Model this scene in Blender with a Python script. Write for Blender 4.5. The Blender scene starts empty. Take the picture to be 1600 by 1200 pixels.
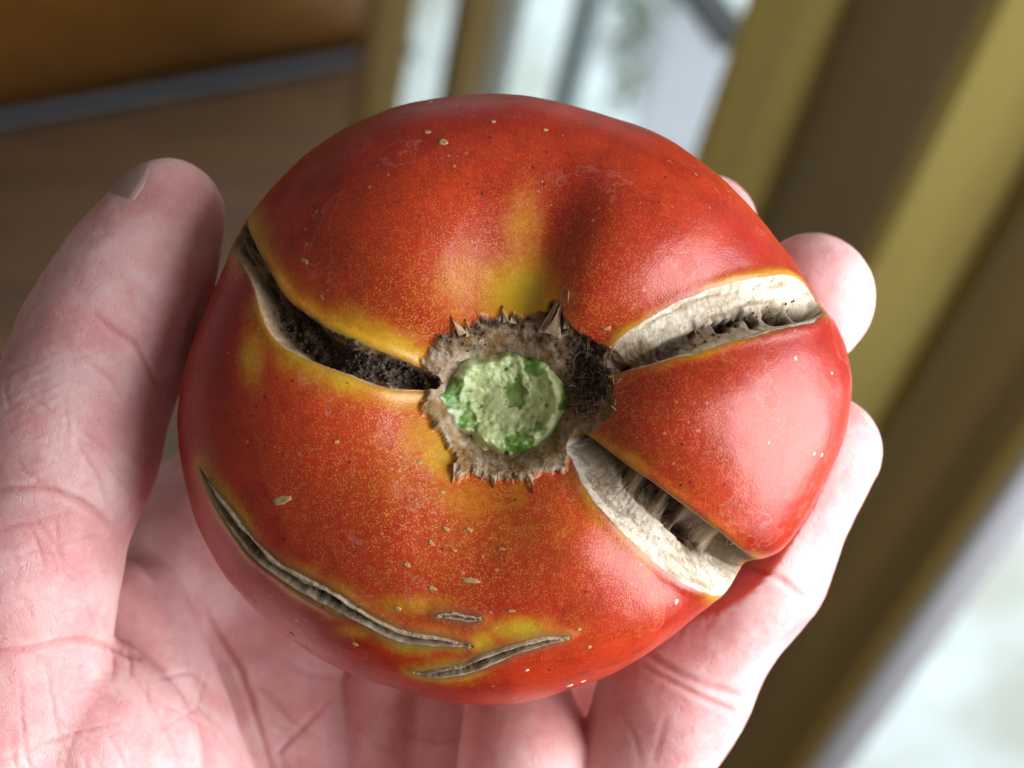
import bpy, math, random
import numpy as np
from mathutils import Matrix, Vector
random.seed(7); rng = np.random.default_rng(7)

# ------------------------------------------------------------------ frame
# Shapes are measured in cm in a frame that stands at the tomato (x right, y up along
# the fruit, z out of the stem end) and then turned so that gravity is world -Z.
S = 0.00857; CAM = 25.0
UP = np.array([.156, .576, .802]); UP /= np.linalg.norm(UP)
XW = np.array([1., 0, 0]); XW -= XW.dot(UP) * UP; XW /= np.linalg.norm(XW)
YW = np.cross(UP, XW)
R = np.stack([XW, YW, UP])                     # rows: world axes
HGT = 135.0                                    # tomato above the floor, cm
def world(V): return (np.asarray(V, float) @ R.T) * .01 + np.array([0, 0, HGT * .01])
def P(x, y, z=0.): k = S * (CAM - z) / CAM; return np.array([(x - 800) * k, (600 - y) * k, z])
def PX(V): k = S * (CAM - V[:, 2]) / CAM; return np.stack([V[:, 0] / k + 800, 600 - V[:, 1] / k], 1)

# ------------------------------------------------------------------ camera, world, lamps, exposure
sc = bpy.context.scene
cam = bpy.data.objects.new('camera', bpy.data.cameras.new('camera')); sc.collection.objects.link(cam)
sc.camera = cam
M = Matrix([list(r) for r in R]).to_4x4(); M.translation = Vector(world([0, 0, CAM]))
cam.matrix_world = M
cam.data.sensor_width = 36; cam.data.lens = 36 * CAM / (1600 * S)
cam.data.clip_start = .01; cam.data.clip_end = 100
cam.data.dof.use_dof = True; cam.data.dof.focus_distance = .237; cam.data.dof.aperture_fstop = 17
w = bpy.data.worlds.new('World'); sc.world = w; w.use_nodes = True
bg = w.node_tree.nodes['Background']; bg.inputs[0].default_value = (1, .93, .89, 1); bg.inputs[1].default_value = .165
sc.view_settings.view_transform = 'Standard'; sc.view_settings.look = 'None'
sc.view_settings.exposure = 0; sc.view_settings.gamma = 1

def area(name, pos, tgt, size, power, col, sizey=None):
    L = bpy.data.lights.new(name, 'AREA'); L.shape = 'RECTANGLE'; L.size = size; L.size_y = sizey or size
    L.energy = power; L.color = col
    o = bpy.data.objects.new(name, L); sc.collection.objects.link(o)
    a, b = Vector(world(pos)), Vector(world(tgt)); o.location = a
    o.rotation_euler = (b - a).to_track_quat('-Z', 'Y').to_euler()
    return o
area('window_light', (56, -10, 16), (0, -.5, 0), .60, 14.0, (.92, .94, 1), .82)
area('far_window_light', (8, 75, -60), (0, 0, 0), .5, .35, (.9, .96, 1))
area('added_cabinet_fill', (-98, 72, -152), (-76, 40, -195), .3, 26, (1, .74, .42))  # added warm lamp, stands in for window light reflected on the cabinet
sc.cycles.max_bounces = 6; sc.cycles.diffuse_bounces = 3; sc.cycles.glossy_bounces = 3; sc.cycles.transparent_max_bounces = 4
sc.cycles.use_adaptive_sampling = True; sc.cycles.adaptive_threshold = .03

# ------------------------------------------------------------------ helpers
col = sc.collection
def mesh(name, V, F, mat, parent=None, attrs=None, base=None, smooth=True):
    V = world(V) if base is None else world(V) - np.array(base)
    F = np.asarray(F, np.int32); k = F.shape[1]
    m = bpy.data.meshes.new(name)
    m.vertices.add(len(V)); m.vertices.foreach_set('co', V.astype(np.float32).ravel())
    m.loops.add(F.size); m.loops.foreach_set('vertex_index', F.ravel())
    m.polygons.add(len(F)); m.polygons.foreach_set('loop_start', np.arange(0, F.size, k, dtype=np.int32))
    m.update(calc_edges=True); m.validate()
    if smooth: m.shade_smooth()
    for n, a in (attrs or {}).items():
        at = m.attributes.new(n, 'FLOAT', 'POINT'); at.data.foreach_set('value', a.astype(np.float32).ravel())
    m.materials.append(mat)
    o = bpy.data.objects.new(name, m); col.objects.link(o)
    if parent: o.parent = parent
    return o
def tag(o, label=None, cat=None, group=None, kind=None):
    for k, v in (('label', label), ('category', cat), ('group', group), ('kind', kind)):
        if v: o[k] = v
    return o
def vnoise(p, seed=0):
    p = np.asarray(p, np.float64); i = np.floor(p).astype(np.int64); f = p - i; f = f * f * (3 - 2 * f)
    def h(dx, dy, dz):
        n = (i[..., 0] + dx) * 374761393 + (i[..., 1] + dy) * 668265263 + (i[..., 2] + dz) * 1442695041 + seed * 974711
        n = (n ^ (n >> 13)) & 0xffffffff; n = (n * 1274126177) & 0xffffffff; n = n ^ (n >> 16)
        return (n & 0xffff) / 65535.
    x, y, z = f[..., 0], f[..., 1], f[..., 2]
    a = h(0,0,0)*(1-x)+h(1,0,0)*x; b = h(0,1,0)*(1-x)+h(1,1,0)*x
    c = h(0,0,1)*(1-x)+h(1,0,1)*x; d = h(0,1,1)*(1-x)+h(1,1,1)*x
    return ((a*(1-y)+b*y)*(1-z) + (c*(1-y)+d*y)*z) * 2 - 1
def fbm(p, sc_, seed=0, oct=3):
    r = 0; a = 1; t = 0
    for k in range(oct):
        r = r + a * vnoise(np.asarray(p) * sc_ * 2**k, seed + k * 17); t += a; a *= .5
    return r / t
def ss(a, b, x): t = np.clip((x - a) / (b - a), 0, 1); return t * t * (3 - 2 * t)

# ------------------------------------------------------------------ node material helper
class NT:
    def __init__(s, name):
        s.m = bpy.data.materials.new(name); s.m.use_nodes = True; s.t = s.m.node_tree
        s.b = s.t.nodes['Principled BSDF']
    def n(s, typ, **kw):
        nd = s.t.nodes.new(typ)
        for k, v in kw.items():
            if k.startswith('i_'):
                key = k[2:]; key = int(key) if key.isdigit() else key.replace('_', ' ')
                s.put(nd.inputs[key], v)
            else: setattr(nd, k, v)
        return nd
    def put(s, inp, v):
        if isinstance(v, bpy.types.NodeSocket): s.t.links.new(v, inp)
        elif isinstance(v, (tuple, list)) and len(v) == 3 and inp.type == 'RGBA': inp.default_value = (*v, 1)
        else: inp.default_value = v
    def obj(s): return s.n('ShaderNodeTexCoord').outputs['Object']
    def noise(s, vec, scale, detail=3, rough=.55, dist=0):
        return s.n('ShaderNodeTexNoise', i_Vector=vec, i_Scale=scale, i_Detail=detail, i_Roughness=rough, i_Distortion=dist).outputs['Fac']
    def vor(s, vec, scale, feature='F1', out='Distance', rnd=1):
        return s.n('ShaderNodeTexVoronoi', feature=feature, i_Vector=vec, i_Scale=scale, i_Randomness=rnd).outputs[out]
    def ramp(s, v, a, b, c=0., d=1.):
        nd = s.n('ShaderNodeMapRange', interpolation_type='SMOOTHSTEP')
        for k, x in zip(range(5), (v, a, b, c, d)): s.put(nd.inputs[k], x)
        return nd.outputs[0]
    def math(s, op, a, b=0., c=0.):
        nd = s.n('ShaderNodeMath', operation=op)
        s.put(nd.inputs[0], a); s.put(nd.inputs[1], b); s.put(nd.inputs[2], c); return nd.outputs[0]
    def mix(s, f, a, b):
        nd = s.n('ShaderNodeMix', data_type='RGBA'); s.put(nd.inputs[0], f); s.put(nd.inputs[6], a); s.put(nd.inputs[7], b)
        return nd.outputs[2]
    def attr(s, name): return s.n('ShaderNodeAttribute', attribute_name=name).outputs['Fac']
    def scale(s, vec, x, y, z, rot=(0, 0, 0)):
        nd = s.n('ShaderNodeMapping', i_Vector=vec); nd.inputs['Scale'].default_value = (x, y, z); nd.inputs['Rotation'].default_value = rot
        return nd.outputs[0]
    def bump(s, h, strength, dist, nrm=None):
        nd = s.n('ShaderNodeBump', i_Height=h); s.put(nd.inputs['Strength'], strength); nd.inputs['Distance'].default_value = dist
        if nrm: s.put(nd.inputs['Normal'], nrm)
        return nd.outputs[0]
    def set(s, **kw):
        for k, v in kw.items(): s.put(s.b.inputs[k.replace('_', ' ')], v)

def plain(name, c, rough=.6, **kw):
    t = NT(name); t.set(Base_Color=c, Roughness=rough, **kw); return t
def wood(name, c1, c2, rough=.45, sc_=(6, 6, .5)):
    t = NT(name); v = t.scale(t.obj(), *sc_)
    n = t.noise(v, 5, 4, .6, 1.2); t.set(Base_Color=t.mix(t.ramp(n, .3, .7), c1, c2), Roughness=rough)
    t.set(Normal=t.bump(n, .15, .002)); return t.m

# ================================================================== BACKGROUND (a wooden window wall, a floor, a cabinet)
MAT_gold = wood('varnished_pine', (.64, .52, .15), (.54, .42, .12), .42)  # gold tone; on the door stile it paints sheen into the wood
MAT_dark = wood('shade_brown_wood', (.38, .29, .155), (.32, .24, .125), .5)  # darker tone of the wall's wood, with the panel's shade in the colour
MAT_brown = wood('olive_stained_wood', (.44, .32, .12), (.36, .26, .10), .45)
MAT_cab = wood('orange_cabinet_wood', (.30, .125, .018), (.21, .085, .012), .4, (.6, 6, 6))
MAT_white = plain('white_gloss_paint', (.82, .84, .87), .4).m

def box(name, o, ax, ay, az, mat, parent=None, bev=0.):
    """box from corner o with edge vectors (cm)"""
    c = [np.array(o, float) + i * np.array(ax) + j * np.array(ay) + k * np.array(az) for k in (0, 1) for j in (0, 1) for i in (0, 1)]
    F = [(0, 2, 3, 1), (4, 5, 7, 6), (0, 1, 5, 4), (2, 6, 7, 3), (0, 4, 6, 2), (1, 3, 7, 5)]
    o_ = mesh(name, np.array(c), F, mat, parent, smooth=False)
    if bev:
        b = o_.modifiers.new('b', 'BEVEL'); b.width = bev * .01; b.segments = 2
    return o_
def ray_floor(x, y, up=0.):
    d = P(x, y, 0) - np.array([0, 0, CAM]); o = np.array([0, 0, CAM])
    return o + d * ((-(HGT) + up) - o.dot(UP)) / d.dot(UP)
def vboard(name, x0, x1, z0, z1, thick, mat, yref=0, lo=-150, hi=70, parent=None, bev=.4):
    """upright board whose front face runs from picture column x0 (depth z0) to x1 (depth z1)"""
    a, b = P(x0, yref, z0), P(x1, yref, z1)
    ax = b - a; ax -= ax.dot(UP) * UP
    back = np.cross(UP, ax); back /= np.linalg.norm(back)
    if back[2] > 0: back = -back
    a = a - a.dot(UP) * UP + UP * lo
    if np.dot(np.cross(ax, UP), back) < 0 or True:
        return box(name, a, ax, UP * (hi - lo), back * thick, mat, parent, bev)

# floor
f0 = ray_floor(100, 300); ex, ey = XW, YW
V = [f0 - ex*400 - ey*330, f0 + ex*420 - ey*330, f0 + ex*420 + ey*500, f0 - ex*400 + ey*500]
t = NT('wood_floor'); v = t.obj(); n = t.noise(t.scale(v, 1.2, 9, 1), 4, 4)
t.set(Base_Color=t.mix(t.ramp(n, .3, .7), (.085, .036, .006), (.055, .023, .004)), Roughness=.55)
tag(mesh('floor', V, [(0, 1, 2, 3)], t.m, smooth=False), kind='structure')

# cabinet and the metal strip along its foot
a, b = ray_floor(-420, 255), ray_floor(640, 72)
d = (b - a); L_ = np.linalg.norm(d); d /= L_; nb = np.cross(UP, d); nb = nb if nb[2] < 0 else -nb
cab = bpy.data.objects.new('cabinet', None); col.objects.link(cab); tag(cab, 'blurred orange wooden cabinet standing on the floor behind the thumb', 'cabinet')
def cpart(name, lo, hi, off, th, mat): return box(name, a + UP*lo + nb*off, d*L_, UP*(hi-lo), nb*th, mat, cab, .3)
cpart('carcass', 0.2, 74, 1.2, 50, MAT_cab)
for k in range(3): cpart('drawer_front', 3.6 + k*23.4, 26.0 + k*23.4, 0, 1.1, MAT_cab)
tag(box('floor_strip', a - nb*2.2 + UP*.2, d*(L_), UP*1.5, nb*1.3, plain('grey_metal', (.06, .07, .085), .4).m, bev=.3),
    'bluish grey strip along the foot of the orange cabinet', 'strip')

# window wall: each upright is a thing that can be told apart
def up(name, label, cat, *a, **k): return tag(vboard(name, *a, **k), label, cat)
up('door_jamb', 'dull brown upright jamb beside the dark corner, top left of the tomato', 'jamb', 586, 652, -108, -108, 14, MAT_brown)
up('window_post', 'narrow wooden post with bright window on both sides, above the tomato', 'post', 728, 780, -108, -108, 8, MAT_brown)
up('window_bar', 'narrow pale grey window bar next to the narrow wooden post', 'window bar', 783, 826, -116, -116, 4, plain('grey_paint', (.50, .56, .55), .5).m)
up('window_streak_bar', 'pale blue grey upright strip in the window above the tomato top', 'strip', 906, 948, -121, -121, 3, plain('blue_grey_paint', (.42, .52, .56), .6).m)  # bar added to give a pale blue streak in the window
up('mullion', 'golden wooden mullion above the right shoulder of the tomato', 'mullion', 1162, 1310, -62, -58, 6, MAT_gold)
up('wall_panel', 'wide dark brown upright wooden panel behind the fingertips', 'panel', 1306, 1572, -60, -50, 3, MAT_dark, bev=.3)
up('door_stile', 'olive gold upright door stile at the right edge of the picture', 'door stile', 1560, 1802, -47, -45, 4, MAT_gold, bev=.5)
up('door_panel', 'olive brown upright board between gold stile and thin gold bead', 'board', 1790, 2052, -43.5, -38, 2, MAT_brown, bev=.3)
up('bead', 'thin gold wooden bead along the white window edge, lower right', 'bead', 2040, 2112, -37, -36, 2.5, MAT_gold, bev=.5)
up('window_edge', 'white painted window edge running diagonally at lower right', 'window edge', 2106, 2215, -35.5, -35, 3, MAT_white, bev=.4)

# outside: pale terrace at floor level, a grey path, a dark board, two shrubs
def hz(v): return v - v.dot(UP)*UP
wa, wb = hz(P(1310, 0, -58)), hz(P(2215, 0, -35)); wd = (wb - wa)/np.linalg.norm(wb - wa); wo = np.cross(UP, wd); wo = wo if wo[2] < 0 else -wo
t = NT('pale_paving'); n = t.noise(t.obj(), 5, 3, .6)
t.set(Base_Color=t.mix(t.ramp(n, .35, .65), (.74, .81, .83), (.50, .52, .46)), Roughness=.8)
g0 = wa + wo*9 - UP*(HGT - .4)
tag(mesh('terrace', [ray_floor(x, y, .4) for x, y in ((640, -700), (2900, -700), (2900, 1500), (1250, 1500), (560, 500))], [(0, 1, 2, 3, 4)], t.m, smooth=False), kind='structure')
area('terrace_daylight', wa - wd*40 + wo*85 + UP*60, wa - wd*40 + wo*85 - UP*HGT, 1.8, 20, (.87, .96, 1)).data.spread = math.radians(75)
t = NT('grey_path'); n = t.noise(t.obj(), 6, 3)
t.set(Base_Color=t.mix(n, (.44, .44, .48), (.36, .36, .40)), Roughness=.8)
q = [ray_floor(x, y, .9) for x, y in ((1015, -60), (1140, 110), (1080, 420), (985, 330))]
tag(mesh('path', q, [(0, 1, 2, 3)], t.m, smooth=False), kind='structure')
e0, e1 = ray_floor(1028, -50, 1.), ray_floor(1128, 80, 1.); de = e1 - e0; pe = np.cross(UP, de); pe /= np.linalg.norm(pe)
tag(box('garden_board', e0, de, pe*3.2, UP*3, plain('dark_board', (.05, .05, .055), .7).m), 'dark diagonal board edging the grey path outside the window', 'board')
tb = plain('grey_green_leaf', (.20, .26, .19), .7).m
def shrub(px, py, r, n, label):
    g = ray_floor(px, py, .5); c = g + UP*(r*1.5); Vs = []; Fs = []
    for k in range(n):
        q = rng.normal(size=3); q *= r * rng.random()**.45 / np.linalg.norm(q)
        u = rng.normal(size=3); u /= np.linalg.norm(u); v_ = np.cross(u, rng.normal(size=3)); v_ /= np.linalg.norm(v_)
        L = r*.22; b0 = len(Vs); Vs += [c+q-u*L, c+q+v_*L*.45, c+q+u*L, c+q-v_*L*.45]; Fs.append((b0, b0+1, b0+2, b0+3))
    e = bpy.data.objects.new('shrub', None); col.objects.link(e); tag(e, label, 'shrub')
    mesh('crown', np.array(Vs), Fs, tb, e, smooth=False)
    box('stem', g, XW*.8, UP*r*1.5, YW*.8, MAT_dark, e)
shrub(985, 75, 4.5, 140, 'larger blurred grey green shrub outside the pale window')
shrub(972, 160, 3, 90, 'small grey green shrub low in the pale window, behind the tomato')
# glass
t = NT('window_glass'); tr = t.n('ShaderNodeBsdfTransparent'); gl = t.n('ShaderNodeBsdfGlossy'); gl.inputs['Roughness'].default_value = .02
ms = t.n('ShaderNodeMixShader', i_0=.05, i_1=tr.outputs[0], i_2=gl.outputs[0])
tr.inputs[0].default_value = (.95, .97, .97, 1)
t.t.links.new(ms.outputs[0], t.t.nodes['Material Output'].inputs['Surface'])
up('window_pane', 'pale glass pane between the brown jamb and the golden mullion', 'window pane', 650, 1170, -118, -118, .4, t.m, bev=0)

# ================================================================== TOMATO
CX, CY = 785, 630
outline = [(1331,600),(1322,545),(1303,500),(1275,470),(1250,425),(1215,378),(1175,330),(1130,280),(1080,242),(1020,205),(960,184),(900,164),
 (830,150),(740,147),(670,155),(600,172),(530,205),(470,250),(420,300),(385,345),(358,395),(338,440),(307,515),(287,580),(278,650),(285,720),
 (300,790),(325,850),(360,910),(410,960),(470,1010),(540,1050),(620,1080),(720,1100),(800,1100),(890,1076),(960,1050),(1030,1008),(1090,960),
 (1122,937),(1146,908),(1163,876),(1185,871),(1205,869),(1222,859),(1252,820),(1290,750),(1320,680)]
ol = np.array(outline, float); oa = np.arctan2(CY - ol[:, 1], ol[:, 0] - CX); orr = np.hypot(ol[:, 0] - CX, ol[:, 1] - CY)
o_ = np.argsort(oa); oa, orr = oa[o_], orr[o_]
NTH = 1200; th = np.linspace(-math.pi, math.pi, NTH, endpoint=False)
rpx = np.interp(th, np.r_[oa - 2*math.pi, oa, oa + 2*math.pi], np.r_[orr, orr, orr])
ker = np.exp(-(np.arange(-20, 21) / 4.)**2); ker /= ker.sum()
rpx = np.convolve(np.r_[rpx[-20:], rpx, rpx[:20]], ker, 'valid')
phi = np.r_[np.linspace(.004, .60*math.pi, 560), np.linspace(.60*math.pi, math.pi - .004, 52)[1:]]
NPH = len(phi)
def angd(a, b): return (a - b + math.pi) % (2*math.pi) - math.pi
valleys = [(math.radians(77), .38, .50, 3.8), (math.radians(63), .0, .5, 3.), (math.radians(158), .42, .75, 4.), (math.radians(23), .38, .55, 4.),
           (math.radians(-37), .42, .6, 4.), (math.radians(-105), .12, .8, 3.), (math.radians(-160), .10, .8, 3.)]
def surf(Rcm):
    n = 2.25
    sp, cp = np.sin(phi)[:, None], np.cos(phi)[:, None]
    rho = Rcm[None, :] * np.abs(sp)**(2/n)
    H = np.where(cp > 0, 2.55, 3.1)
    z = H * np.sign(cp) * np.abs(cp)**(2/n)
    fr = ss(-.1, .5, cp)
    z = z - .95*np.exp(-(rho/1.15)**2)*fr - .25*np.exp(-(rho/2.2)**2)*fr
    for a, dep, wd, rmax in valleys:
        dd = angd(th, a)[None, :] * np.maximum(rho, .8)
        wv = wd * (.55 + .25*rho)
        if a == valleys[0][0]: wv = wv*np.where(dd > 0, 2.6, .95)
        z = z - dep*np.exp(-(dd/wv)**2) * ss(.2, 1.2, rho) * (1 - ss(rmax*.55, rmax*1.15, rho)) * fr
    # right shoulder and upper lobes stand a little higher
    z = z + .16*np.exp(-((rho-2.4)/1.2)**2)*(np.cos(th - math.radians(-5))[None, :].clip(0))**2*fr
    z = z + .14*np.exp(-((rho-2.6)/1.2)**2)*(np.cos(th - math.radians(118))[None, :].clip(0))**3*fr
    c0 = P(CX, CY, 0)
    return np.stack([c0[0] + rho*np.cos(th)[None, :], c0[1] + rho*np.sin(th)[None, :], z], -1)
Rcm = rpx * S
for it in range(4):
    G = surf(Rcm); q = PX(G.reshape(-1, 3)).reshape(NPH, NTH, 2)
    Rcm = Rcm * rpx / np.hypot(q[..., 0] - CX, q[..., 1] - CY).max(0)
G = surf(Rcm)
def gnormals(G):
    du = np.roll(G, -1, 1) - np.roll(G, 1, 1); dv = np.gradient(G, axis=0)
    n = np.cross(dv, du); n /= np.linalg.norm(n, axis=-1, keepdims=True) + 1e-12
    return n
N0 = gnormals(G)
if N0[300, :, 2].mean() < 0: N0 = -N0
N0[0] = [0, 0, 1]; N0[-1] = [0, 0, -1]
V0 = G.reshape(-1, 3); N0 = N0.reshape(-1, 3); Q0 = PX(V0)
front = (N0 * (np.array([0, 0, CAM]) - V0)).sum(1) > 0
fi = np.nonzero(front)[0][::2]
def onsurf(pts, V=None, idx=None, Q=None):
    V = V0 if V is None else V; idx = fi if idx is None else idx; Q = Q0 if Q is None else Q
    return np.array([idx[((Q[idx] - np.array(p))**2).sum(1).argmin()] for p in pts])
def resample(pts, n):
    pts = np.array(pts, float); s = np.r_[0, np.cumsum(np.linalg.norm(np.diff(pts, axis=0), axis=1))]; s /= s[-1]
    t = np.linspace(0, 1, n); return np.stack([np.interp(t, s, pts[:, k]) for k in range(pts.shape[1])], 1)
def sm3(X):
    for _ in range(6): X = np.concatenate([X[:1], (X[:-2] + 2*X[1:-1] + X[2:])/4, X[-1:]])
    return X
def pinch(A, B, a, b):
    A, B = resample(A, 48), resample(B, 48); return A + (B - A)*a, B + (A - B)*b
def strip(A, B, n=48):
    """two edge polylines (picture points) -> t, u (-1 at A, 1 at B), half width, end distance, for every vertex"""
    A3 = sm3(V0[onsurf(resample(A, n))]); B3 = sm3(V0[onsurf(resample(B, n))])
    C = (A3 + B3)/2; W = np.linalg.norm(B3 - A3, axis=1)/2; AC = (B3 - A3)/(2*W[:, None] + 1e-9)
    lo, hi = C.min(0) - .9, C.max(0) + .9
    T0_ = C[6] - C[0]; T0_ /= np.linalg.norm(T0_); T1_ = C[-1] - C[-7]; T1_ /= np.linalg.norm(T1_)
    idx = np.nonzero(((V0 > lo) & (V0 < hi)).all(1))[0]; v = V0[idx]
    best = np.full(len(v), 1e9); tt = np.zeros(len(v)); ee = np.zeros(len(v))
    for k in range(n - 1):
        d = C[k+1] - C[k]; L2 = d.dot(d) + 1e-12; s = ((v - C[k]) @ d)/L2
        sc_ = s.clip(0, 1); q = C[k] + sc_[:, None]*d; dist = ((v - q)**2).sum(1)
        m = dist < best; best[m] = dist[m]; tt[m] = k + sc_[m]
        e = np.zeros(len(v))
        if k == 0: e = np.maximum((C[0] - v) @ T0_, 0)
        if k == n-2: e = np.maximum((v - C[-1]) @ T1_, 0)
        ee[m] = e[m]
    i0 = np.minimum(tt.astype(int), n-2); f = (tt - i0)[:, None]
    Ct = C[i0]*(1-f) + C[i0+1]*f; At = AC[i0]*(1-f) + AC[i0+1]*f; Wt = (W[i0, None]*(1-f) + W[i0+1, None]*f)[:, 0]
    d = np.where(((v - Ct)*At).sum(1) >= 0, 1., -1.)*np.sqrt(np.maximum(((v - Ct)**2).sum(1) - ee**2, 0))
    return idx, tt/(n-1), d/np.maximum(Wt, .02), Wt, ee

NV = len(V0)
disp = np.zeros(NV); att = {k: np.zeros(NV) for k in ('halo', 'green', 'cork', 'white', 'dark', 'stem', 'soot', 'fib')}
region = np.zeros(NV, np.int8)                 # 0 skin, 1.. cracks, 9 ring
def mx(name, idx, val): att[name][idx] = np.maximum(att[name][idx], val)
def lat(p, s): return fbm(p, s, int(s*7) % 97, 3)

def crack(A, B, reg, prof, halo=.28, rag=.10, capl=.10):
    idx, t, u, W, e = strip(A, B); p = V0[idx]
    u = u + rag*fbm(p, 2.2, 3 + reg) + rag*.5*fbm(p, 9., 5 + reg)
    a = np.sqrt(u*u + (e/capl)**2)
    out = np.where(a > 1, np.sqrt((u*np.maximum(W, .02))**2 + e**2) - W, (a - 1)*W)
    ins = ss(1.03, .97, a)
    dep, cork, white, dark = prof(t, u, a, p, W)
    dep = dep*ss(1.02, .72, a)
    lip = .018*np.exp(-((out - .05)/.07)**2)
    fb = fbm(np.stack([t*7, u*W*22, 0*t], -1), 1., 13 + reg); att['fib'][idx] = np.where(a < 1.05, fb, att['fib'][idx]); dep = dep + .014*fb
    disp[idx] += np.where(a < 1.02, -dep, 0) + np.where(a >= 1., lip, lip)
    mx('cork', idx, ins*cork); att['white'][idx] = np.where(ins > .01, white, att['white'][idx]); mx('dark', idx, dark*ins)
    hv = np.exp(-(out.clip(0)/halo)**1.3)*np.clip((.50 if reg == 1 else .40) + 1.0*fbm(p, 1.5, 11 + reg), 0, 1)
    mx('halo', idx, np.clip(hv, 0, 1)); 
    rim = np.exp(-(out.clip(0)/.05)**2)
    mx('soot', idx, .5*rim*(1 - ins))
    region[idx[a < 1.12]] = reg
    return idx, t, u, a, out

def holes(p, sc_, thr, seed):                  # irregular pits
    return ss(thr, thr + .25, fbm(p, sc_, seed, 2))

# left crack
LA = [(392,345),(404,366),(427,420),(449,452),(490,480),(537,506),(569,522),(617,544),(658,563),(686,580)]
LB = [(362,385),(373,417),(393,446),(404,480),(419,532),(442,552),(477,571),(522,587),(569,607),(617,613),(664,612)]
def prof_left(t, u, a, p, W):
    c = np.abs(u - .06 + .08*np.sin(t*17) + .12*fbm(p, 4, 44))
    core = ss(.80, .52, c)
    pit = np.clip(holes(p, 3.6, -.40, 31) + ss(.36, .48, t)*.8, 0, 1)
    dep = (.16 + .10*ss(1, .5, a))*(.35 + .65*ss(.05, .35, t)) + (.17*pit + .08 + .10*fbm(p, 7, 18))*core*ss(.05, .35, t)
    rough = ss(.55, .72, t)
    dep = dep*(1 - .62*rough) + rough*(.09*fbm(p, 8, 8, 3) + .02)
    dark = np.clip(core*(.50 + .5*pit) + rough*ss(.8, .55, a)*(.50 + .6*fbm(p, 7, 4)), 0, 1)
    white = .05 + .2*fbm(p, 7, 9) + .35*ss(.6, .9, u)  # low wall tone: shade on the left crack is put into the cork
    return dep, np.ones_like(t), white, dark
crack(*pinch(LA, LB, .19, .10), 1, prof_left, .24)
# upper right crack
UA = [(945,546),(985,512),(1027,486),(1069,463),(1121,444),(1177,431),(1237,429),(1258,444),(1270,464)]
UB = [(958,592),(1013,578),(1069,563),(1130,541),(1186,525),(1237,511),(1277,487)]
def prof_up(t, u, a, p, W):
    uc = .20 + .10*np.sin(t*9) + .10*fbm(p, 5, 15)
    gro = np.exp(-((u - uc)/.26)**2)
    pit = np.clip(holes(p, 4.5, -.25, 22)*ss(.35, .55, t) + .55*ss(.75, .3, t), 0, 1)
    dep = .05 + .24*ss(-1.0, uc, u)*ss(1.02, uc + .05, u) + .26*gro*pit + .010*fbm(p, 9, 4)
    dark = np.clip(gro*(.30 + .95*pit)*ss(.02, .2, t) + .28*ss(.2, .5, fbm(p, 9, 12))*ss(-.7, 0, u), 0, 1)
    white = .95 - .45*ss(-.4, .15, u)*ss(.75, .5, u) + .15*fbm(p, 8, 6) - .5*ss(.3, .0, t)
    return dep, np.ones_like(t), white, dark
crack(*pinch(UA, UB, .06, .06), 2, prof_up, .09)
# lower right crack
RA = [(915,672),(943,689),(990,722),(1037,755),(1083,787),(1130,825),(1170,860),(1192,882)]
RB = [(888,714),(906,759),(934,806),(971,843),(1018,885),(1055,913),(1093,932),(1128,936),(1150,940)]
def prof_low(t, u, a, p, W):
    uc = -.62 + .5*ss(.4, .95, t); gro = np.exp(-((u - uc)/.25)**2)
    pit = np.clip(np.exp(-((t - .40)/.07)**2) + 1.25*np.exp(-((t - .80)/.065)**2) + .45*np.exp(-((t - .6)/.1)**2) + .5*fbm(p, 5, 33), 0, 1.2)
    dep = .50*ss(1.05, uc, u)*ss(-1.02, -.80, u) + .03 + .34*gro*pit + .012*fbm(p, 9, 14) + .008*fbm(p, 26, 24)
    band = ss(.25, -.25, u)*ss(-.98, -.84, u)
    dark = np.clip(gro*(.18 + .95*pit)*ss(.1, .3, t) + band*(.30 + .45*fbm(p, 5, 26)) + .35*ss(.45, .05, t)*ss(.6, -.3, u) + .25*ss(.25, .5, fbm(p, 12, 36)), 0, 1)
    white = .92 - .55*band + .22*fbm(p, 4, 16) - .5*ss(.45, .1, t)*ss(.8, 0, u)
    return dep, np.ones_like(t), white, dark
crack(*pinch(RA, RB, .07, .08), 3, prof_low, .16, .05, .10)
# thin cracks
def thin(C, hw, reg, dmax, gap=.42):
    C = resample(C, 40); tg = np.gradient(C, axis=0); nr = np.stack([-tg[:, 1], tg[:, 0]], 1); nr /= np.linalg.norm(nr, axis=1)[:, None]
    s = np.linspace(0, 1, 40); w_ = hw*(np.sin(np.pi*s)**.5*.95 + .05)*(1 + .16*np.sin(s*19 + reg) + .14*np.sin(s*41 + 2*reg))
    A, B = C + nr*w_[:, None], C - nr*w_[:, None]
    def prof(t, u, a, p, W):
        g_ = gap*(.75 + .8*fbm(p, 3.5, 58)); core = ss(g_ + .22, g_ - .10, np.abs(u))
        fib = ss(-.25, .35, 1.6*fbm(p, 9, 6) + .5*np.sin(t*170 + 9*fbm(p, 3, 3)))
        dep = core*dmax*(.55 + .5*fib) - .035*(1 - core)
        white = .42 + .35*fbm(p, 8, 5)
        return dep, np.ones_like(t), white, core*(.42 + .55*fib) + .15*ss(0, .4, fbm(p, 14, 7))
    r = crack(A, B, reg, prof, .17, .26, .05)
    idx, t, u, a, out = r
    mx('green', idx, np.exp(-(out.clip(0)/.30)**2)*.8); mx('soot', idx, .6*np.exp(-((out.clip(0))/.085)**2))
    return r
thin([(318,735),(340,776),(364,812),(388,848),(412,874),(448,900),(480,919),(508,932),(552,954),(592,977),(624,994),(664,1000),(700,1002),(732,1009)], 12, 4, .18, .56)
thin([(655,1050),(680,1053),(720,1046),(760,1030),(800,1016),(840,1004),(884,995)], 8.5, 5, .10, .46)
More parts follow.
